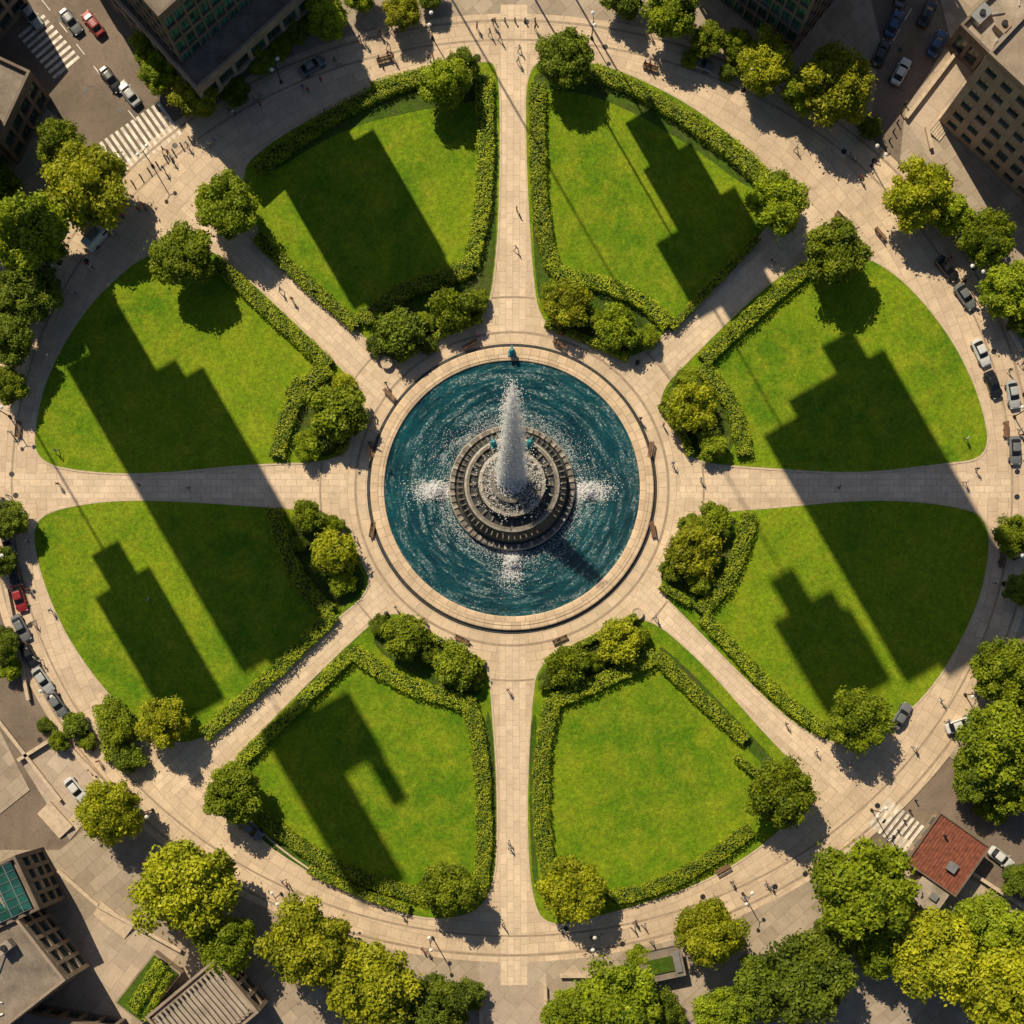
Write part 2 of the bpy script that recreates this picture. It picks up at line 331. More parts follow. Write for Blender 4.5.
def tree_mesh(name,mat,nc,per,ls,cr,hz,trunk,seed,flat=.8):
    # unit crown radius 1, crown centre z=hz
    r_=np.random.default_rng(seed); Vs=[];Ts=[]; ex=MB(); cl=[]
    lob=r_.normal(size=(6,3)); lob/=np.linalg.norm(lob,axis=1,keepdims=True)
    for i in range(nc):
        d=r_.normal(size=3); d/=np.linalg.norm(d); d[2]=d[2]*.9+.1
        bulge=1+.30*max(0,(lob@d).max()-.55)-.28*r_.random()
        rad=(r_.random()**.4)*.84*bulge; c=d*rad*np.array([1,1,flat]); c[2]+=hz
        rc=cr*(.55+.8*r_.random()); cl.append((c,rc))
        m=int(per*(rc/cr)**2); q=r_.normal(size=(m,3)); q/=np.linalg.norm(q,axis=1,keepdims=True)
        rr=rc*(.4+.7*r_.random(m)**.6); stray=r_.random(m)<.10; rr=np.where(stray,rr*1.45,rr)
        P=c+q*rr[:,None]*np.array([1,1,.75])
        N=q*.6+np.array([-.18,.3,.6])*.8+r_.normal(size=(m,3))*.55
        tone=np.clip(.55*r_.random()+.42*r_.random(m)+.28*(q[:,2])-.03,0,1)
        V,T=leafdata(P,N,ls*(.6+.8*r_.random(m)),tone); Vs.append(V);Ts.append(T)
    tw=.045 if trunk else .03
    ex.tube((0,0,-.02),(0,0,hz*.55),tw*1.5,tw,'bark')
    for i in range(0,nc,max(1,nc//9)):
        c,rc=cl[i]; mid=(c[0]*.4,c[1]*.4,hz*.55+(c[2]-hz*.55)*.5)
        ex.tube((0,0,hz*.45),mid,tw*.7,tw*.4,'bark',6); ex.tube(mid,tuple(c),tw*.4,tw*.12,'bark',5)
    return leafmesh(name,np.concatenate(Vs),np.concatenate(Ts),mat,ex)
TM={}
for k,mt in (('y','lf_y'),('m','lf_m'),('d','lf_d')):
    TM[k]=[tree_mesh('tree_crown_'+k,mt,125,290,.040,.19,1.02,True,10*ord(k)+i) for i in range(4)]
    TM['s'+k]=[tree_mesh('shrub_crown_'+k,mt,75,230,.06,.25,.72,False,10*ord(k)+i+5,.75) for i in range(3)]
def tree(px,py,r,k,name='broadleaf_tree'):
    R=r*S; shr=k[0]=='s'; hz=(.72 if shr else 1.02)*R
    x,y=W(px,py,hz*1.05); me=random.choice(TM[k]); 
    inst(name,me,(x,y,.12),random.uniform(0,6.28),(R*1.05,R*1.05,R*random.uniform(.92,1.08)))
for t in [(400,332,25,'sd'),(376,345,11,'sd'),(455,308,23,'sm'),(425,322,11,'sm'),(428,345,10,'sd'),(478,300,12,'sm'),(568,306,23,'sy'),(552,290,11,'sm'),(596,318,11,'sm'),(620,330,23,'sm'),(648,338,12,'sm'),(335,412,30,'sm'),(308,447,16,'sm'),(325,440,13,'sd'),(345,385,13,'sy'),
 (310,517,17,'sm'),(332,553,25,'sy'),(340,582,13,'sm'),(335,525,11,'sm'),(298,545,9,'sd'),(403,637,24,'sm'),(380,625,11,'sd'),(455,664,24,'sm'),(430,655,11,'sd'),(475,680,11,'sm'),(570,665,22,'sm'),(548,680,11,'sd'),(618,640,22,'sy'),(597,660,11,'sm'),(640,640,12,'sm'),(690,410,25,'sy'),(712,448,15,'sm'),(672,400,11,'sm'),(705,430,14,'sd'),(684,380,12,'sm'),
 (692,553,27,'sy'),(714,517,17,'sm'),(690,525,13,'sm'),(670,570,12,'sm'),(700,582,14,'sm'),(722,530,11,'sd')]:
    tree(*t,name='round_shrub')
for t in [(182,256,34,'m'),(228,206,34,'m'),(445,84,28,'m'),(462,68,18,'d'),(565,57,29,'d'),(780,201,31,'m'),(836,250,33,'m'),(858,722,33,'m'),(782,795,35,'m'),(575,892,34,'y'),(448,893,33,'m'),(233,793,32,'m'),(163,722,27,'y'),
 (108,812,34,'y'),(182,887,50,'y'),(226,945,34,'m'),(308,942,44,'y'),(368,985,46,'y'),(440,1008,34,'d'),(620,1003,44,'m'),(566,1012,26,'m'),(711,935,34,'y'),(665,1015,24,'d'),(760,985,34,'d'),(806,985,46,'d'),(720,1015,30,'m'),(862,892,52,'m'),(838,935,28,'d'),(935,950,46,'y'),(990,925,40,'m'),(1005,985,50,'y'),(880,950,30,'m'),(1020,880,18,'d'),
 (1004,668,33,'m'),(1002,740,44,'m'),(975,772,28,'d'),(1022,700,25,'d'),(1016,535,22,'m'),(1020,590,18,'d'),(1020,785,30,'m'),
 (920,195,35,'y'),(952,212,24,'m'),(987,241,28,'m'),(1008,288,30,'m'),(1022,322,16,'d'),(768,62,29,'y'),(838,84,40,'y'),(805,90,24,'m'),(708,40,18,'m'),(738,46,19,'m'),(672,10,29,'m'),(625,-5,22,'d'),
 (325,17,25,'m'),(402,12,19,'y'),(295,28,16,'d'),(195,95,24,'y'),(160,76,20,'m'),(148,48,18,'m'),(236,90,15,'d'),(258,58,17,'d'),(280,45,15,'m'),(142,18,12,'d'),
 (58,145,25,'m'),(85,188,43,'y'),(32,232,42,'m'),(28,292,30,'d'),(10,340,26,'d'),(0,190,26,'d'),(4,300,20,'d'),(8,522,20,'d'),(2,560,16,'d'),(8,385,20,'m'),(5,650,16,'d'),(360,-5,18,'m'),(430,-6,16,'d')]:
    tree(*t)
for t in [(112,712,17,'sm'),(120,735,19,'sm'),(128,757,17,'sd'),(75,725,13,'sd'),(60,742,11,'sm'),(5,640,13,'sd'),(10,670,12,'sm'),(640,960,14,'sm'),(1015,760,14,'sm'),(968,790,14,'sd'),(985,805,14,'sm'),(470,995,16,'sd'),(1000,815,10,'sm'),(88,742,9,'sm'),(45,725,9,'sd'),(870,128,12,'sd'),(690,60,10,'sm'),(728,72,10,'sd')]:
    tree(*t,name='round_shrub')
# hedges
def hedge(pts,w=14,h=1.25,mat='lf_h'):
    p=chaikin(PX(pts),3,False); b=MB(); w=w*S
    P=[Vector((x,y)) for x,y in p]; L=[0]
    for i in range(1,len(P)): L.append(L[-1]+(P[i]-P[i-1]).length)
    tot=L[-1]
    dirs=[(P[min(i+1,len(P)-1)]-P[max(i-1,0)]).normalized() for i in range(len(P))]
    vs=[];
    for q,d in zip(P,dirs):
        nrm=Vector((-d.y,d.x))
        for o,z in ((-.40,.12),(-.36,h*.82),(.36,h*.82),(.40,.12)): vs.append((q.x+nrm.x*o*w,q.y+nrm.y*o*w,z))
    fs=[]
    for i in range(len(P)-1):
        for k in range(3): fs.append((4*i+k,4*i+k+1,4*i+4+k+1,4*i+4+k))
    fs+=[(0,1,2,3),tuple(4*(len(P)-1)+k for k in (3,2,1,0))]
    b.add(vs,fs,'hedgecore')
    m=int(tot*(w+2*h)*50); s=rng.random(m)*tot; idx=np.clip(np.searchsorted(L,s)-1,0,len(P)-2)
    La=np.array(L); Pa=np.array([tuple(q) for q in P]); Da=np.array([tuple(q) for q in dirs])
    f=(s-La[idx])/np.maximum(La[idx+1]-La[idx],1e-6); q=Pa[idx]*(1-f[:,None])+Pa[idx+1]*f[:,None]; d=Da[idx]; nr=np.stack([-d[:,1],d[:,0]],1)
    ph=rng.random()*6; cl=np.sin(s*2.1+ph)*.5+np.sin(s*5.3+1)*.35+np.sin(s*.7)*.4
    u=rng.random(m)*(w+2*h); hh=h*(1+.09*cl); wl=w*(1+.13*cl)
    top=(u>h)&(u<h+w); o=np.where(top,(u-h)/w-.5,np.where(u<=h,-.5,.5)); z=np.where(top,hh,np.where(u<=h,u,u-h-w)*1.0)+.1
    o=o*wl; X=np.stack([q[:,0]+nr[:,0]*o,q[:,1]+nr[:,1]*o,z],1)+rng.normal(size=(m,3))*np.array([.09,.09,.10])
    side=np.where(top,0,np.sign(o)); N=np.stack([nr[:,0]*side-.12,nr[:,1]*side+.2,top*1.0+.3],1)+rng.normal(size=(m,3))*.42
    tn=np.clip(.45+.18*np.sin(s*1.3+o*2+ph)+.12*np.sin(s*4.1+o*5)+rng.normal(size=m)*.25,0,1)
    V,T=leafdata(X,N,.135*(.6+.8*rng.random(m)),tn)
    o=bpy.data.objects.new('clipped_hedge',leafmesh('clipped_hedge',V,T,mat,b)); col.objects.link(o)
hd=[([(258,172),(300,140),(350,108),(400,86),(440,76)],14),([(372,90),(420,76),(470,66)],9),([(484,78),(486,150),(483,210),(470,268)],16),([(472,268),(440,282),(405,290),(362,322)],16),([(258,238),(300,278),(358,328)],13),
 ([(592,74),(640,92),(690,125),(735,158),(765,185)],14),([(537,86),(537,150),(540,220),(552,268)],15),([(550,262),(560,278),(600,284),(640,300),(668,326)],15),
 ([(215,262),(262,305),(330,368)],14),([(330,368),(300,392),(285,425),(278,458)],16),([(275,510),(285,550),(305,590),(332,612)],15),([(335,614),(280,668),(240,705),(205,735)],14),
 ([(352,650),(395,680),(440,696),(470,704)],15),([(468,700),(479,740),(484,800),(484,860),(478,895)],15),([(352,652),(300,705),(240,762)],12),([(262,815),(300,845),(340,868),(400,890),(440,898)],14),
 ([(655,656),(620,672),(580,690),(552,702)],15),([(553,700),(543,740),(540,800),(545,860),(556,900)],15),([(656,655),(690,690),(745,740)],13),([(600,898),(650,890),(700,865),(750,828)],14),
 ([(805,270),(760,308),(702,362)],14),([(700,368),(728,398),(738,425),(744,456)],15),([(748,514),(742,545),(725,585),(698,612)],15),([(702,616),(735,652),(775,695),(825,732)],13),
 ([(352,428),(340,455)],7),([(288,395),(300,380)],7),([(660,405),(680,432),(690,456)],7),([(660,586),(690,604)],7),([(398,362),(440,335),(482,320)],6),([(545,325),(590,343),(628,360)],6),([(400,616),(450,648),(484,664)],6),([(545,662),(590,640),(636,616)],6),
 ([(690,118),(740,150),(772,182)],7),([(756,240),(670,330)],7),([(735,757),(770,785)],7),([(310,868),(360,892),(410,908)],8),([(100,705),(112,760)],10)]
for p,w in hd: hedge(p,w)

# ---------------------------------------------------------------- fountain
root=bpy.data.objects.new('fountain',None); col.objects.link(root); root.location=(FC[0],FC[1],.128)
b=MB(); b.lathe([(21.2,-.02),(21.2,.38),(21.05,.46),(19.3,.46),(19.15,.4),(19.15,-.02)],'rim',160); b.lathe([(20.5,.45),(20.5,.54),(19.5,.54),(19.5,.45)],'rim',160); b.obj('pool_rim',parent=root)
b=MB(); b.lathe([(21.75,.0),(21.75,.03),(21.2,.03)],'stonedk',160); b.obj('drain_channel',parent=root)
b=MB(); n=160; b.prism([(19.25*math.cos(2*math.pi*i/n),19.25*math.sin(2*math.pi*i/n)) for i in range(n)],-.05,.2,'water'); b.obj('pool_water',parent=root)
b=MB()
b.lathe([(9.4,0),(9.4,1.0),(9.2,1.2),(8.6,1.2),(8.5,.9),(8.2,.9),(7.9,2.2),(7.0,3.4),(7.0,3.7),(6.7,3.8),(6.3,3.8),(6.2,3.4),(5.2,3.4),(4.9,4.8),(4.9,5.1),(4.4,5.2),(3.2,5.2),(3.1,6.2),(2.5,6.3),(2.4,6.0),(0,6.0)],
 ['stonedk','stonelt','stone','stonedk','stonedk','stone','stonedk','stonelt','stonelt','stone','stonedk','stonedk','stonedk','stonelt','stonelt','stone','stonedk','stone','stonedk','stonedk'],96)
for i in range(56):
    a=2*math.pi*i/56; b.box((8.9*math.cos(a),8.9*math.sin(a),1.28),(.7,.42,.24),'stonelt' if i%2 else 'stone',a)
    a+=.05; b.box((7.6*math.cos(a),7.6*math.sin(a),2.3),(1.1,.22,1.7),'stone',a,.7)
for i in range(24):
    a=2*math.pi*i/24; b.box((5.75*math.cos(a),5.75*math.sin(a),3.5),(.9,.3,.4),'stone',a)
    b.box((3.8*math.cos(a),3.8*math.sin(a),5.26),(1.0,.12,.12),'stonedk',a)
b.obj('tiered_pedestal',parent=root)
for i,(a,rr,zz) in enumerate([(1.15,6.5,3.8),(2.0,6.5,3.8),(math.pi/2,20.2,.54)]):
    b=MB(); x,y=rr*math.cos(a),rr*math.sin(a)
    b.lathe([(.55,0),(.6,.15),(.45,.3),(.38,.7),(.5,1.0),(.3,1.3),(.32,1.5),(.15,1.75),(0,1.78)],'bronze',12); b.tube((.2,0,1.1),(.8,0,1.45),.16,.08,'bronze'); b.tube((-.2,.25,.4),(-.7,.45,.9),.15,.2,'bronze'); b.tube((-.2,-.25,.4),(-.7,-.45,.9),.15,.2,'bronze')
    b.obj('bronze_spout_%d'%i,(x,y,zz),a,True,root)
# water: plume leaning with the wind, five jets made of thin translucent strands and droplets
def strands():
    b=MB(); r_=random.Random(3); P=[];Sz=[]
    main=[(-1.6,.1,.60),(-.85,-.2,.82),(0,.1,1.0),(.8,-.15,.9),(1.55,.15,.68)]
    for k in range(30):
        mx,my,mh=main[k%5]
        bx,by=mx+r_.gauss(0,.2),my+r_.gauss(0,.12)
        top=mh*r_.uniform(.78,1.0)*21
        n=22; prev=None; w1,w2=r_.uniform(0,6),r_.uniform(0,6)
        for i in range(n+1):
            f=i/n; z=5.6+top*f; lean=.47*(top*f)*(.85+.15*f)
            x=bx*(1-.66*f*f**.3)+math.sin(f*11+w1)*.12; y=by*(1-.6*f)+lean+math.sin(f*9+w2)*.12
            r=(.24*(1-f)**.45+.06)*(1+.4*math.sin(f*23+w2*2))*r_.uniform(.7,1.25)
            if prev: b.tube(prev[0],(x,y,z),prev[1],r,'jet',6)
            prev=((x,y,z),r)
            for _ in range(24):
                s=.28+.42*f
                P.append((x+r_.gauss(0,s*.95),y+r_.gauss(0,s*.8)-r_.random()*.6,z+r_.gauss(0,s)+.2)); Sz.append(r_.uniform(.03,.10))
    b.obj('water_plume',parent=root)
    return P,Sz
def drops(name,P,Sz,mat):
    P=np.array(P);Sz=np.array(Sz); o6=np.array([(1,0,0),(-1,0,0),(0,1,0),(0,-1,0),(0,0,1),(0,0,-1)])
    V=(P[:,None,:]+o6[None]*Sz[:,None,None]).reshape(-1,3); tri=np.array([(0,2,4),(2,1,4),(1,3,4),(3,0,4),(2,0,5),(1,2,5),(3,1,5),(0,3,5)])
    F=(np.arange(len(P))[:,None,None]*6+tri[None]).reshape(-1,3)
    me=bpy.data.meshes.new(name); me.from_pydata(V.tolist(),[],F.tolist()); me.materials.append(M[mat]); o=bpy.data.objects.new(name,me); col.objects.link(o); o.parent=root
P,Sz=strands(); drops('plume_droplets',P,Sz,'jet')
P=[];Sz=[]; r_=random.Random(5)
for (sx,sy,n_) in [(-11.4,-.3,2600),(11.4,-.3,2400),(0,-10.9,2200)]:
    d=Vector((sx,sy)).normalized()
    for _ in range(n_):
        al=r_.gauss(0,1.2); ac=r_.gauss(0,.5)*(1+.45*abs(al)); P.append((sx+d.x*al*1.4-d.y*ac,sy+d.y*al*1.4+d.x*ac,.22+abs(r_.gauss(0,.45))*max(.1,1.2-abs(al)))); Sz.append(r_.uniform(.03,.11)*(1.4 if abs(al)<.6 else 1))
for _ in range(5500):
    a=r_.uniform(0,6.28); k=.3+1.3*max(0,math.sin(a*2.5+.6))*abs(math.sin(a*1.3+2)); rr=9.6+abs(r_.gauss(0,.6+1.7*k)); P.append((rr*math.cos(a),rr*math.sin(a),.22+r_.random()*.1)); Sz.append(r_.uniform(.02,.075))
for _ in range(6500):
    a=r_.uniform(0,6.28); rr=abs(r_.gauss(0,2.2)); P.append((rr*math.cos(a),rr*math.sin(a)+.3,5.3+r_.random()*2.6*max(0,1-rr/5))); Sz.append(r_.uniform(.04,.12))
drops('spray_droplets',P,Sz,'foam')

# ---------------------------------------------------------------- buildings
def building(name,c,w,d,rot,h,wall,gl,fl=3.5,bay=3.0,roof='roof',z0=0.0,units=6,pier=.6,slab=.9,loc_world=False,legs=False):
    x,y=c if loc_world else W(*c); b=MB()
    b.box((0,0,(z0+h)/2),(w-.8,d-.8,h-z0-.02),gl)
    nf=max(1,round((h-z0)/fl)); f=(h-z0)/nf
    for i in range(nf+1):
        z=z0+i*f
        b.box((0,0,z+(slab/2 if i==0 else (-.2 if i==nf else 0))),(w,d,slab),wall)
    for sgn in (-1,1):
        nb=max(1,round(w/bay))
        for i in range(nb+1):
            xx=-w/2+pier/2+(w-pier)*i/nb; b.box((xx,sgn*(d/2-.17),(z0+h)/2),(pier,.42,h-z0-.1),wall)
            if not legs and i<nb:
                xm=xx+(w-pier)/nb/2
                for j in range(nf): b.box((xm,sgn*(d/2-.36),z0+(j+.5)*f),(.09,.1,f-.6),'dkmetal')
        nb=max(1,round(d/bay))
        for i in range(nb+1):
            yy=-d/2+pier/2+(d-pier)*i/nb; b.box((sgn*(w/2-.165),yy,(z0+h)/2),(.42,pier,h-z0-.12),wall)
            if not legs and i<nb:
                ym=yy+(d-pier)/nb/2
                for j in range(nf): b.box((sgn*(w/2-.36),ym,z0+(j+.5)*f),(.1,.09,f-.6),'dkmetal')
    b.box((0,0,h+.3),(w-.9,d-.9,.12),roof)
    for sgn in (-1,1):
        b.box((0,sgn*(d/2-.2),h+.65),(w,.4,.9),wall); b.box((sgn*(w/2-.2),0,h+.65),(.4,d-.82,.9),wall)
    r_=random.Random(int(w*d*7))
    for i in range(units):
        ux,uy=r_.uniform(-.36,.36)*w,r_.uniform(-.36,.36)*d; s1,s2,s3=r_.uniform(1.2,3),r_.uniform(1.2,2.6),r_.uniform(.8,1.8)
        b.box((ux,uy,h+.36+s3/2),(s1,s2,s3),r_.choice(['metal','roof_lt','concrete'])); b.tube((ux,uy,h+.36+s3),(ux,uy,h+.7+s3),.45,.45,'dkmetal',12)
        b.tube((ux,uy,h+.5),(ux*.3,uy-2.2,h+.5),.12,.12,'metal',6)
    if legs=='mast': b.tube((0,0,0),(0,0,z0+.1),.14,.14,wall,8)
    return b.obj(name,(x,y,0),rot)
R=math.radians
building('glass_office_building',(197,-28),24,26,R(42),19,'concrete_dk','glass_g',3.2,1.9,pier=.3,slab=.6)
building('stone_office_building',(213,-8),25.5,27,R(42),7,'concrete','glass_d',3.6,3.2,units=0)
building('glass_office_building',(790,-62),22,28,R(-38),18,'concrete_dk','glass_g',3.2,1.9,pier=.3,slab=.6)
building('apartment_building',(1042,128),20,24,R(47),19,'concrete','glass_d',3.2,3.2,roof='roof_lt',units=9,pier=1.1,slab=1.3)
building('low_brick_building',(-10,110),15,11,R(-25),7,'concrete_dk','glass_d',3.5,3,units=6)
building('stone_office_building',(-38,160),14,12,R(-25),12,'concrete_dk','glass_d',3.5,3,units=4)
building('apartment_building',(-26,10),12,12,R(-40),10,'concrete','glass_d',3.5,3,units=4)
building('terrace_building',(12,955),17,17,R(38),10,'concrete','glass_d',3.4,2.6,roof='roof',units=6)
building('terrace_building',(215,1002),13,10,R(40),7,'concrete','glass_d',3.5,2.6,roof='roof_lt',units=0)
building('podium_building',(1000,30),15,8,R(45),5,'concrete_dk','glass_d',3.4,3,roof='roof_lt',units=4)
building('podium_building',(75,1040),14,9,R(-10),5,'concrete_dk','glass_d',3.4,3,roof='roof',units=4)
b=MB()
for i in range(15): b.box((-5.2+i*.75,0,8.2),(.35,8,.25),'roof_lt',0)
b.box((0,-4.1,8.0),(11.5,.2,.5),'concrete');b.box((0,4.1,8.0),(11.5,.2,.5),'concrete')
for sx in (-5.4,5.4):
    for sy in (-3.7,3.7): b.tube((sx,sy,7.3),(sx,sy,7.9),.1,.1,'metal')
x,y=W(215,1002); b.obj('louvred_roof_pergola',(x,y,0),R(40))
b=MB()
for i in range(5):
    x0=-4.5+i*1.8
    b.add([(x0,-3.6,0),(x0+.9,-3.6,.9),(x0+1.8,-3.6,0),(x0,3.6,0),(x0+.9,3.6,.9),(x0+1.8,3.6,0)],[(0,1,4,3),(1,2,5,4),(0,2,1),(3,4,5)],'glass_t')
    b.tube((x0+.9,-3.6,.92),(x0+.9,3.6,.92),.06,.06,'metal',6)
    for j in range(7): b.tube((x0,-3.6+j*1.2,.03),(x0+.9,-3.6+j*1.2,.95),.05,.05,'metal',5); b.tube((x0+1.8,-3.6+j*1.2,.03),(x0+.9,-3.6+j*1.2,.95),.05,.05,'metal',5)
x,y=W(22,888); b.obj('glass_skylight',(x,y,10.75),R(25)); building('atrium_building',(22,888),11,8.4,R(25),9.9,'concrete_dk','glass_d',3.4,2.4,units=0)
b=MB(); b.box((0,0,1.0),(5.2,9.5,2),'concrete'); b.box((0,0,2.1),(4.6,8.9,.25),'bedgreen'); x,y=W(152,985); b.obj('raised_planter',(x,y,.1),R(-38))
hedge([(168,958),(138,1005)],12,3.2); hedge([(176,968),(150,1015)],6,3.0)
b=MB(); w,d=9.0,9.0
b.box((0,0,1.5),(w-.8,d-.8,3.0),'concrete')
for a in (-3,-1,1,3):
    b.box((a,-(d-.8)/2,1.5),(1.2,.12,1.6),'glass_d'); b.box((-(w-.8)/2,a,1.5),(.12,1.2,1.6),'glass_d')
b.box((0,0,3.1),(w,d,.25),'redtile')
for i in range(18): b.box((-w/2+.25+i*.5,0,3.26),(.12,d-.1,.08),'redtile')
for s_ in (-1,1): b.box((0,s_*(d/2-.1),3.35),(w,.2,.3),'concrete_dk'); b.box((s_*(w/2-.1),0,3.35),(.2,d-.42,.3),'concrete_dk')
b.box((1.5,-1.2,3.6),(1.4,1.4,.6),'metal'); b.tube((-2,2,3.2),(-2,2,4.2),.18,.18,'dkmetal')
x,y=W(940,852); k=b.obj('red_roofed_kiosk',(x,y,.1),R(-35))
b=MB(); b.box((0,0,1.4),(4.4,3.6,2.8),'concrete'); b.box((0,0,2.9),(4.8,4.0,.2),'roof_lt'); b.box((.6,.3,3.2),(1.2,1,.5),'metal'); x,y=W(922,893); b.obj('kiosk_annex',(x,y,.1),R(-35))
b=MB(); b.box((0,0,1.1),(6,4,2.2),'dkmetal'); b.box((0,0,2.3),(6.4,4.4,.2),'roof'); b.box((-.2,0,2.5),(3.8,2.2,.25),'bedgreen'); b.box((2.4,0,2.55),(.8,3,.3),'metal'); x,y=W(660,962); b.obj('bicycle_shelter',(x,y,.1),R(12))
def wall(a,c,w=.4,h=.7,k='kerb',name='low_wall'):
    A=W(*a);C=W(*c);L=math.dist(A,C); b=MB(); b.box((L/2,0,h/2),(L,w,h),k); b.box((L/2,0,h+.04),(L+.1,w+.12,.08),'kerb'); b.obj(name,(A[0],A[1],.1),math.atan2(C[1]-A[1],C[0]-A[0]))
for a,c in [((905,120),(962,45)),((962,45),(1000,0)),((930,150),(925,128)),((20,760),(60,735)),((60,735),(112,790)),((0,720),(62,800)),((100,905),(182,950)),((60,870),(100,905)),((955,862),(1024,908)),((965,770),(1040,815)),((560,975),(640,975)),((0,60),(40,92)),((480,985),(482,1040)),((545,985),(547,1040)),((1000,310),(1020,352)),((8,590),(30,700))]: wall(a,c)
for c,rot,n_,w_ in [((50,825),R(-48),7,5),((110,925),R(-38),6,6),((948,128),R(52),6,5)]:
    b=MB()
    for i in range(n_): b.box((0,i*.4,.08+i*.04),(w_,.42-.01*i,.16+i*.08),'kerb')
    x,y=W(*c); b.obj('stone_steps',(x,y,.1),rot)

# made-up blocks on masts outside the frame, shaped to cast the lawn shadows
EL=R(44); TAN=math.tan(EL); D=Vector((.5,-.866)); U=Vector((.866,.5))
def uv2w(u,v):
    px=.866*u+.5*v; py=-.5*u+.866*v; return Vector(W(px,py))
def shadow_caster(parts,extra=0):
    v1=max(p[3] for p in parts); uc=sum((p[0]+p[1])/2 for p in parts)/len(parts); e=uv2w(uc,v1)
    t1=(76.8+10-e.y)/.866; t2=(76.8+10+e.x)/.5; t=min(t1,t2)+extra
    root_=bpy.data.objects.new('shadow_caster_group',None); col.objects.link(root_)
    for i,(u0,u1,va,vb) in enumerate(parts):
        th=6+1.3*i; w=(u1-u0)*S+.1
        pe=uv2w((u0+u1)/2,v1); c=pe-D*t
        zt=(t-(v1-vb)*S-th/2)*TAN; zb=(t-(v1-va)*S+th/2)*TAN
        if zt-zb<1: zt,zb=max(zt,zb)+.5,min(zt,zb)-.5
        o=building('shadow_caster_block',(c.x,c.y),w,th,math.atan2(.5,.866),max(zt,zb),'concrete','glass_g',3.5,3,z0=max(.5,min(zt,zb)),units=0,loc_world=True,legs='mast' if i==0 else 'none')
        o.name='shadow_caster_block_%d'%i; o.parent=root_
shadow_caster([(152,258,300,440),(165,256,430,462),(180,236,290,330)])
shadow_caster([(472,526,470,640),(446,474,540,620),(526,542,530,610),(480,512,452,490)])
shadow_caster([(443,484,760,1040),(482,540,742,1055),(538,572,712,1060),(572,590,745,1060)])
shadow_caster([(358,425,926,1030),(376,402,902,940),(423,432,950,1030)],12)
shadow_caster([(-98,-50,310,715),(-126,-96,352,700),(-52,-28,400,710),(-30,-8,420,690)])
shadow_caster([(-216,-154,566,712),(-198,-168,538,580)],9)
shadow_caster([(-140,-88,766,960),(-90,-44,772,838),(-62,-46,830,880)],5)

# ---------------------------------------------------------------- street markings
def stripes(c,rot,n_,w,l,gap,name='zebra_crossing',z=.006):
    b=MB()
    for i in range(n_): b.prism([((i-n_/2)*gap,-l/2),((i-n_/2)*gap+w,-l/2),((i-n_/2)*gap+w,l/2),((i-n_/2)*gap,l/2)],-.002,0,'white')
    x,y=W(*c); b.obj(name,(x,y,z),rot)
stripes((142,138),R(35),12,.5,6.0,.95,z=.13); stripes((50,48),R(-50),9,.5,5,1.0)
stripes((904,832),R(-38),11,.5,5,.9,z=.142)
stripes((85,55),R(-52+0),7,2.0,.14,4.2,'lane_line'); stripes((15,630),R(-65),12,2.0,.14,3.6,'lane_line'); stripes((905,20),R(60),10,2,.14,3.6,'lane_line')
r_=random.Random(21)
b=MB()
for i in range(34):
    a=r_.uniform(0,6.28); k=r_.uniform(1.0,1.07); x,y=W(512+492*k*math.cos(a),488+442*k*math.sin(a)); b.lathe([(.42,.139),(.36,.141),(.0,.141)],'dkmetal',14,(x,y))
for p in [(85,90),(60,20),(120,110),(20,610),(40,740),(890,80),(900,50)]:
    x,y=W(*p); b.lathe([(.42,.005),(.36,.008),(0,.008)],'dkmetal',14,(x,y))
b.obj('manhole_cover')

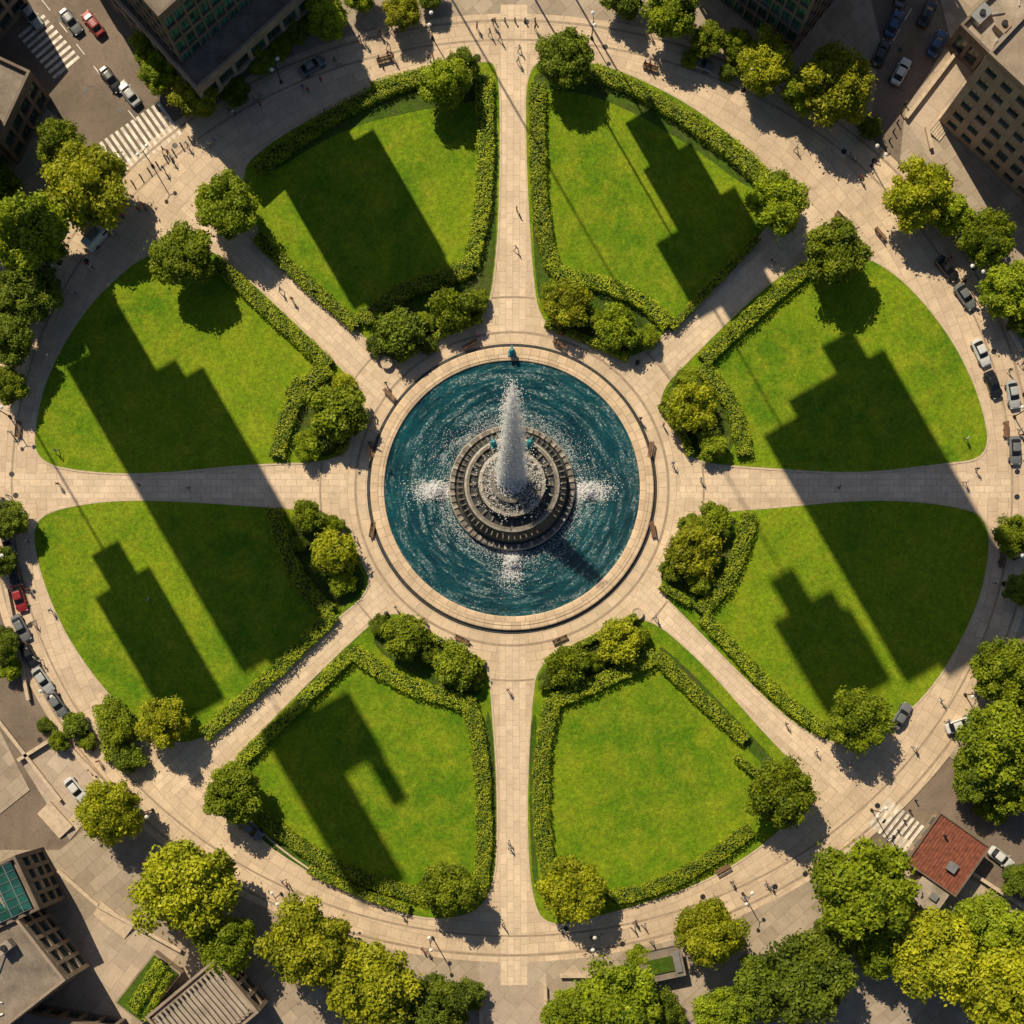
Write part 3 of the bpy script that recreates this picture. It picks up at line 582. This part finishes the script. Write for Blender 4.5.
# ---------------------------------------------------------------- vehicles
def car_mesh(paint,van=False):
    b=MB(); L,Wd=(4.6,1.85) if not van else (5.6,2.1); 
    if van: st=[(-2.8,.80,.45,1.5),(-2.7,.98,.35,2.2),(-2.0,1.03,.3,2.35),(1.2,1.03,.3,2.35),(1.6,1.02,.3,2.2),(2.3,.98,.3,1.25),(2.65,.9,.35,1.05),(2.8,.7,.45,.8)]
    else: st=[(-2.3,.68,.45,.80),(-2.2,.82,.32,.95),(-1.7,.90,.25,1.0),(-.6,.92,.22,1.0),(.7,.92,.22,.98),(1.5,.90,.25,.90),(2.1,.80,.30,.76),(2.3,.62,.42,.62)]
    def loft(st,k,tp=.85):
        vs=[]
        for x,hw,z0,z1 in st:
            m=z0+(z1-z0)*.6
            vs+= [(x,-hw*.92,z0),(x,-hw,m),(x,-hw*tp,z1-.04),(x,-hw*.6,z1),(x,hw*.6,z1),(x,hw*tp,z1-.04),(x,hw,m),(x,hw*.92,z0)]
        fs=[]
        for i in range(len(st)-1):
            for j in range(8): fs.append((8*i+j,8*i+(j+1)%8,8*i+8+(j+1)%8,8*i+8+j))
        e=8*(len(st)-1); fs+=[tuple(range(8))[::-1],tuple(e+j for j in range(8))]; b.add(vs,[f[::-1] for f in fs],k)
    loft(st,paint)
    if not van:
        loft([(-1.75,.70,.95,1.0),(-1.15,.72,.93,1.40),(.25,.72,.93,1.44),(1.0,.70,.9,.95)],'carglass',.8)
        loft([(-1.08,.60,1.36,1.44),(-.9,.62,1.38,1.475),(.1,.62,1.38,1.485),(.28,.58,1.36,1.44)],paint,.9)
    else:
        b.add([(1.28,-.85,2.36),(1.28,.85,2.36),(2.28,.85,1.34),(2.28,-.85,1.34),(1.28,-.85,2.2),(1.28,.85,2.2),(2.2,.85,1.2),(2.2,-.85,1.2)],[(0,3,2,1),(0,4,7,3),(1,2,6,5)],'carglass')
        for s_ in (-1,1): b.box((.9,s_*1.03,1.75),(1.0,.03,.5),'carglass')
        b.box((-.5,0,2.4),(2.2,1.3,.1),'metal')
    for sx in (-1.45,1.4):
        for sy in (-1,1):
            y=sy*(Wd/2-.06); b.tube((sx,y-.12*1,.33),(sx,y+.12,.33),.33,.33,'tyre',14); b.tube((sx,y+sy*.11,.33),(sx,y+sy*.135,.33),.2,.2,'metal',10)
    for sy in (-1,1):
        b.box((L/2-.14,sy*.6,.62),(.16,.3,.12),'lamp'); b.box((-L/2+.08,sy*.6,.78),(.1,.3,.14),'tail'); b.box((.75,sy*1.0,.98),(.16,.18,.12),paint)
    o=b.obj('tmp'); me=o.data; bpy.data.objects.remove(o); return me
CM={n:car_mesh(n) for n,_ in CAR}; VM=car_mesh('car_white',True)
def car(px,py,ang,k,z=.0,van=False):
    x,y=W(px,py,1.0); me=VM if van else CM[k]; inst('parked_van' if van else 'parked_car',me,(x,y,z),R(ang),.93)
for a in [(98,235,48,'',.12,True),(12,572,-72,'car_black',.0),(18,598,-72,'car_red',0),(28,655,-60,'car_black',0),(42,680,-55,'car_silver',0),(56,704,-55,'car_grey',0),(20,628,-62,'car_grey',0),(6,540,-75,'car_grey',0),
 (75,790,-50,'car_white',0),(700,62,-22,'car_grey',.12),(312,65,32,'car_grey',.12),(70,20,-52,'car_grey',0),(110,78,-52,'car_black',0),(30,14,-50,'car_silver',0),(92,22,128,'car_red',0),(128,92,128,'car_silver',0),
 (895,22,65,'car_blue',0),(928,12,65,'car_black',0),(905,-8,65,'car_grey',0),(938,42,62,'car_blue',0),(882,52,65,'car_black',0),(902,70,62,'car_white',0),
 (948,268,-50,'car_black',.12),(966,296,-55,'car_grey',.12),(982,352,-65,'car_white',.12),(994,384,-68,'car_black',.12),(1014,394,-80,'car_silver',.12),(902,716,58,'car_grey',.12),(948,832,-38,'car_silver',.0),(960,725,20,'car_white',.12),(972,750,30,'car_black',.12),(1002,858,-38,'car_white',0),
 (250,830,-35,'car_grey',.12),(44,985,60,'car_blue',.0),(1016,450,-88,'car_grey',.12)]:
    car(*a)

# ---------------------------------------------------------------- street furniture
def done(b):
    o=b.obj('t'); me=o.data; bpy.data.objects.remove(o); return me
def bench_mesh():
    b=MB()
    for i in range(4): b.box((0,-.22+i*.15,.45),(2.4,.11,.05),'wood')
    for i in range(3): b.box((0,.30+.02*i,.6+i*.14),(2.4,.04,.1),'wood')
    for sx in (-1,0,1): b.box((sx,0,.21),(.08,.5,.42),'dkmetal'); b.box((sx,.34,.62),(.06,.05,.5),'dkmetal')
    return done(b)
def lamp_mesh():
    b=MB(); b.lathe([(.25,0),(.22,.3),(.09,.5),(.07,4.6),(.05,5)],'dkmetal',10); b.tube((0,0,4.9),(.9,0,5.3),.05,.04,'dkmetal'); b.tube((0,0,4.9),(-.9,0,5.3),.05,.04,'dkmetal')
    for s in (-1,1): b.lathe([(.02,5.1),(.22,5.15),(.3,5.35),(.12,5.5),(0,5.52)],'lamp',12,(s*.9,0))
    return done(b)
def bin_mesh():
    b=MB(); b.lathe([(.28,0),(.32,.9),(.36,.95),(.3,1.0),(.12,1.05),(0,1.05)],'dkmetal',12); return done(b)
def planter_mesh():
    b=MB(); b.lathe([(.6,0),(.85,.6),(.9,.7),(.75,.7),(.72,.6),(0,.6)],'kerb',16); return done(b)
def bollard_mesh():
    b=MB(); b.lathe([(.14,0),(.12,.1),(.09,.75),(.13,.82),(.12,.95),(0,1.0)],'dkmetal',10); return done(b)
BE,LA,BI,PL,BO=bench_mesh(),lamp_mesh(),bin_mesh(),planter_mesh(),bollard_mesh()
for px,py,a in [(375,97,20),(722,868,210),(378,898,160),(318,868,150),(650,1000,0),(385,62,15),(650,70,-20),(840,220,-45),(880,235,130),(560,345,150),(470,345,-150),(390,395,135),(372,450,100),(373,530,80),(650,450,-100),(652,530,-80),(560,640,25),(462,640,-25),(35,300,60),(20,430,85),(1004,430,-90),(1000,560,-95),(90,745,-45),(215,858,-40)]:
    x,y=W(px,py); inst('park_bench',BE,(x,y,.128),R(a))
for i in range(20):
    a=2*math.pi*(i+.5)/20; x,y=W(512+508*math.cos(a),488+455*math.sin(a)); inst('street_lamp',LA,(x,y,.12),a)
for i in range(12):
    a=2*math.pi*(i+.5)/12; x,y=FC[0]+26.5*math.cos(a),FC[1]+26.5*math.sin(a); inst('litter_bin' if i%2 else 'stone_planter',BI if i%2 else PL,(x,y,.128),a)
for a,c,n_ in [((125,190),(190,140),9),((880,860),(915,800),7),((885,150),(905,105),6),((90,770),(130,800),6),((495,22),(535,22),5)]:
    for i in range(n_): f=i/(n_-1); x,y=W(a[0]+(c[0]-a[0])*f,a[1]+(c[1]-a[1])*f); inst('bollard',BO,(x,y,.12),0)

# ---------------------------------------------------------------- people
def person_mesh(k,shirt,pants,hair):
    for nm,c in (('shirt',shirt),('pants',pants),('hair',hair)): M[nm+str(k)]=simple('%s_%d'%(nm,k),c,.8,0,.1)
    if 'skin' not in M: M['skin']=simple('skin',(.45,.27,.19),.6,0,.05)
    st=[.32,.22,.05,.38][k%4]; sw=[.25,.15,.03,.3][k%4]
    V=[(0,0,.95,.14),(0,0,1.15,.13),(0,0,1.38,.15),(0,0,1.48,.06),(.01,0,1.56,.055),(.02,0,1.68,.10),(.01,0,1.75,.075)]
    E=[(0,1),(1,2),(2,3),(3,4),(4,5),(5,6)]
    for s,d in ((1,1),(-1,-1)):
        b0=len(V); V+=[(0,s*.09,.90,.095),(d*st*.55+.04,s*.10,.50,.062),(d*st-.03*0,s*.10,.10,.042),(d*st+.15,s*.11,.05,.035)]; E+=[(0,b0),(b0,b0+1),(b0+1,b0+2),(b0+2,b0+3)]
        a0=len(V); V+=[(0,s*.19,1.41,.06),(-d*sw*.5,s*.24,1.14,.045),(-d*sw+.06,s*.25,.90,.034),(-d*sw+.10,s*.25,.82,.03)]; E+=[(2,a0),(a0,a0+1),(a0+1,a0+2),(a0+2,a0+3)]
        for fo in (-.03,0,.03): V.append((-d*sw+.11+fo*.6,s*.25+fo*.3,.74,.011)); E.append((a0+3,len(V)-1))
    me=bpy.data.meshes.new('p'); me.from_pydata([v[:3] for v in V],E,[]); o=bpy.data.objects.new('p',me); col.objects.link(o)
    md=o.modifiers.new('s','SKIN'); me.skin_vertices[0].data[0].use_root=True
    for i,v in enumerate(V): me.skin_vertices[0].data[i].radius=(v[3],v[3])
    md.branch_smoothing=.5; ss=o.modifiers.new('u','SUBSURF'); ss.levels=1; ss.render_levels=1
    dg=bpy.context.evaluated_depsgraph_get(); m2=bpy.data.meshes.new_from_object(o.evaluated_get(dg)); bpy.data.objects.remove(o)
    m2.materials.clear()
    for nm in ('shirt%d'%k,'pants%d'%k,'skin','hair%d'%k,'dkmetal'): m2.materials.append(M[nm])
    for p in m2.polygons:
        c=p.center; z=c.z
        p.material_index= 4 if z<.08 else (3 if (z>1.7 or (z>1.58 and c.x<-.02)) else (2 if z>1.46 else (0 if z>.97 or abs(c.y)>.2 and z>.88 else (2 if abs(c.y)>.2 else 1)))); p.use_smooth=True
    return m2
PM=[person_mesh(0,(.6,.6,.58),(.03,.04,.08),(.03,.02,.015)),person_mesh(1,(.03,.03,.035),(.05,.06,.1),(.1,.06,.03)),person_mesh(2,(.35,.04,.04),(.03,.03,.03),(.02,.015,.01)),person_mesh(3,(.05,.12,.28),(.2,.17,.13),(.03,.02,.01))]
r_=random.Random(11); pts=[(558,640),(655,618),(470,655),(508,690),(516,250),(390,470),(640,420),(700,480),(60,485),(58,452),(965,440),(975,470),(150,600),(490,35),(500,40),(493,25),(535,30),(145,208),(148,212),(112,220),(240,95),(262,98),(380,35),(600,935),(700,900),(940,700),(860,180),(800,120),(795,150)]
for i in range(90):
    a=r_.uniform(0,6.28); k=r_.uniform(1.0,1.08); q=(512+486*k*math.cos(a)+8,488+436*k*math.sin(a)); pts.append(q)
    if r_.random()<.3: pts.append((q[0]+5,q[1]+3))
for i in range(14): a=r_.uniform(0,6.28); pts.append((512+r_.uniform(150,172)*math.cos(a),489+r_.uniform(150,172)*math.sin(a)))
for a,c in [((514,60),(512,335)),((512,640),(514,900)),((345,486),(40,486)),((680,486),(985,486)),((398,400),(215,225)),((632,388),(790,240)),((385,590),(200,755)),((640,590),(820,757))]:
    for i in range(2): f=r_.random(); pts.append((a[0]+(c[0]-a[0])*f+r_.uniform(-7,7),a[1]+(c[1]-a[1])*f+r_.uniform(-5,5)))
for p in pts:
    x,y=W(*p); inst('walking_person',r_.choice(PM),(x,y,.13),r_.uniform(0,6.28),r_.uniform(.95,1.05))

# ---------------------------------------------------------------- light + camera
w=bpy.data.worlds.new('World'); sc.world=w; w.use_nodes=True; nt=w.node_tree
sk=nt.nodes.new('ShaderNodeTexSky'); sk.sky_type='NISHITA'; sk.sun_disc=False; sk.sun_elevation=EL; sk.sun_rotation=R(-30); sk.air_density=1.0; sk.dust_density=1.0
bg=nt.nodes['Background']; nt.links.new(sk.outputs[0],bg.inputs[0]); bg.inputs[1].default_value=.055
sl=bpy.data.lights.new('sun','SUN'); sl.energy=5; sl.angle=R(.4); sl.color=(1,.86,.62); so=bpy.data.objects.new('sun',sl); col.objects.link(so)
sd=Vector((-.5*math.cos(EL),.866*math.cos(EL),math.sin(EL))); so.rotation_euler=sd.to_track_quat('Z','Y').to_euler(); so.location=sd*300
cd=bpy.data.cameras.new('camera'); cam=bpy.data.objects.new('camera',cd); col.objects.link(cam); cam.location=(0,CAMY,H)
cd.sensor_width=36; cd.lens=36*H/153.6; cd.shift_y=-CAMY/153.6; cd.clip_end=5000; sc.camera=cam
sc.view_settings.view_transform='Standard'; sc.view_settings.look='None'; sc.view_settings.exposure=0
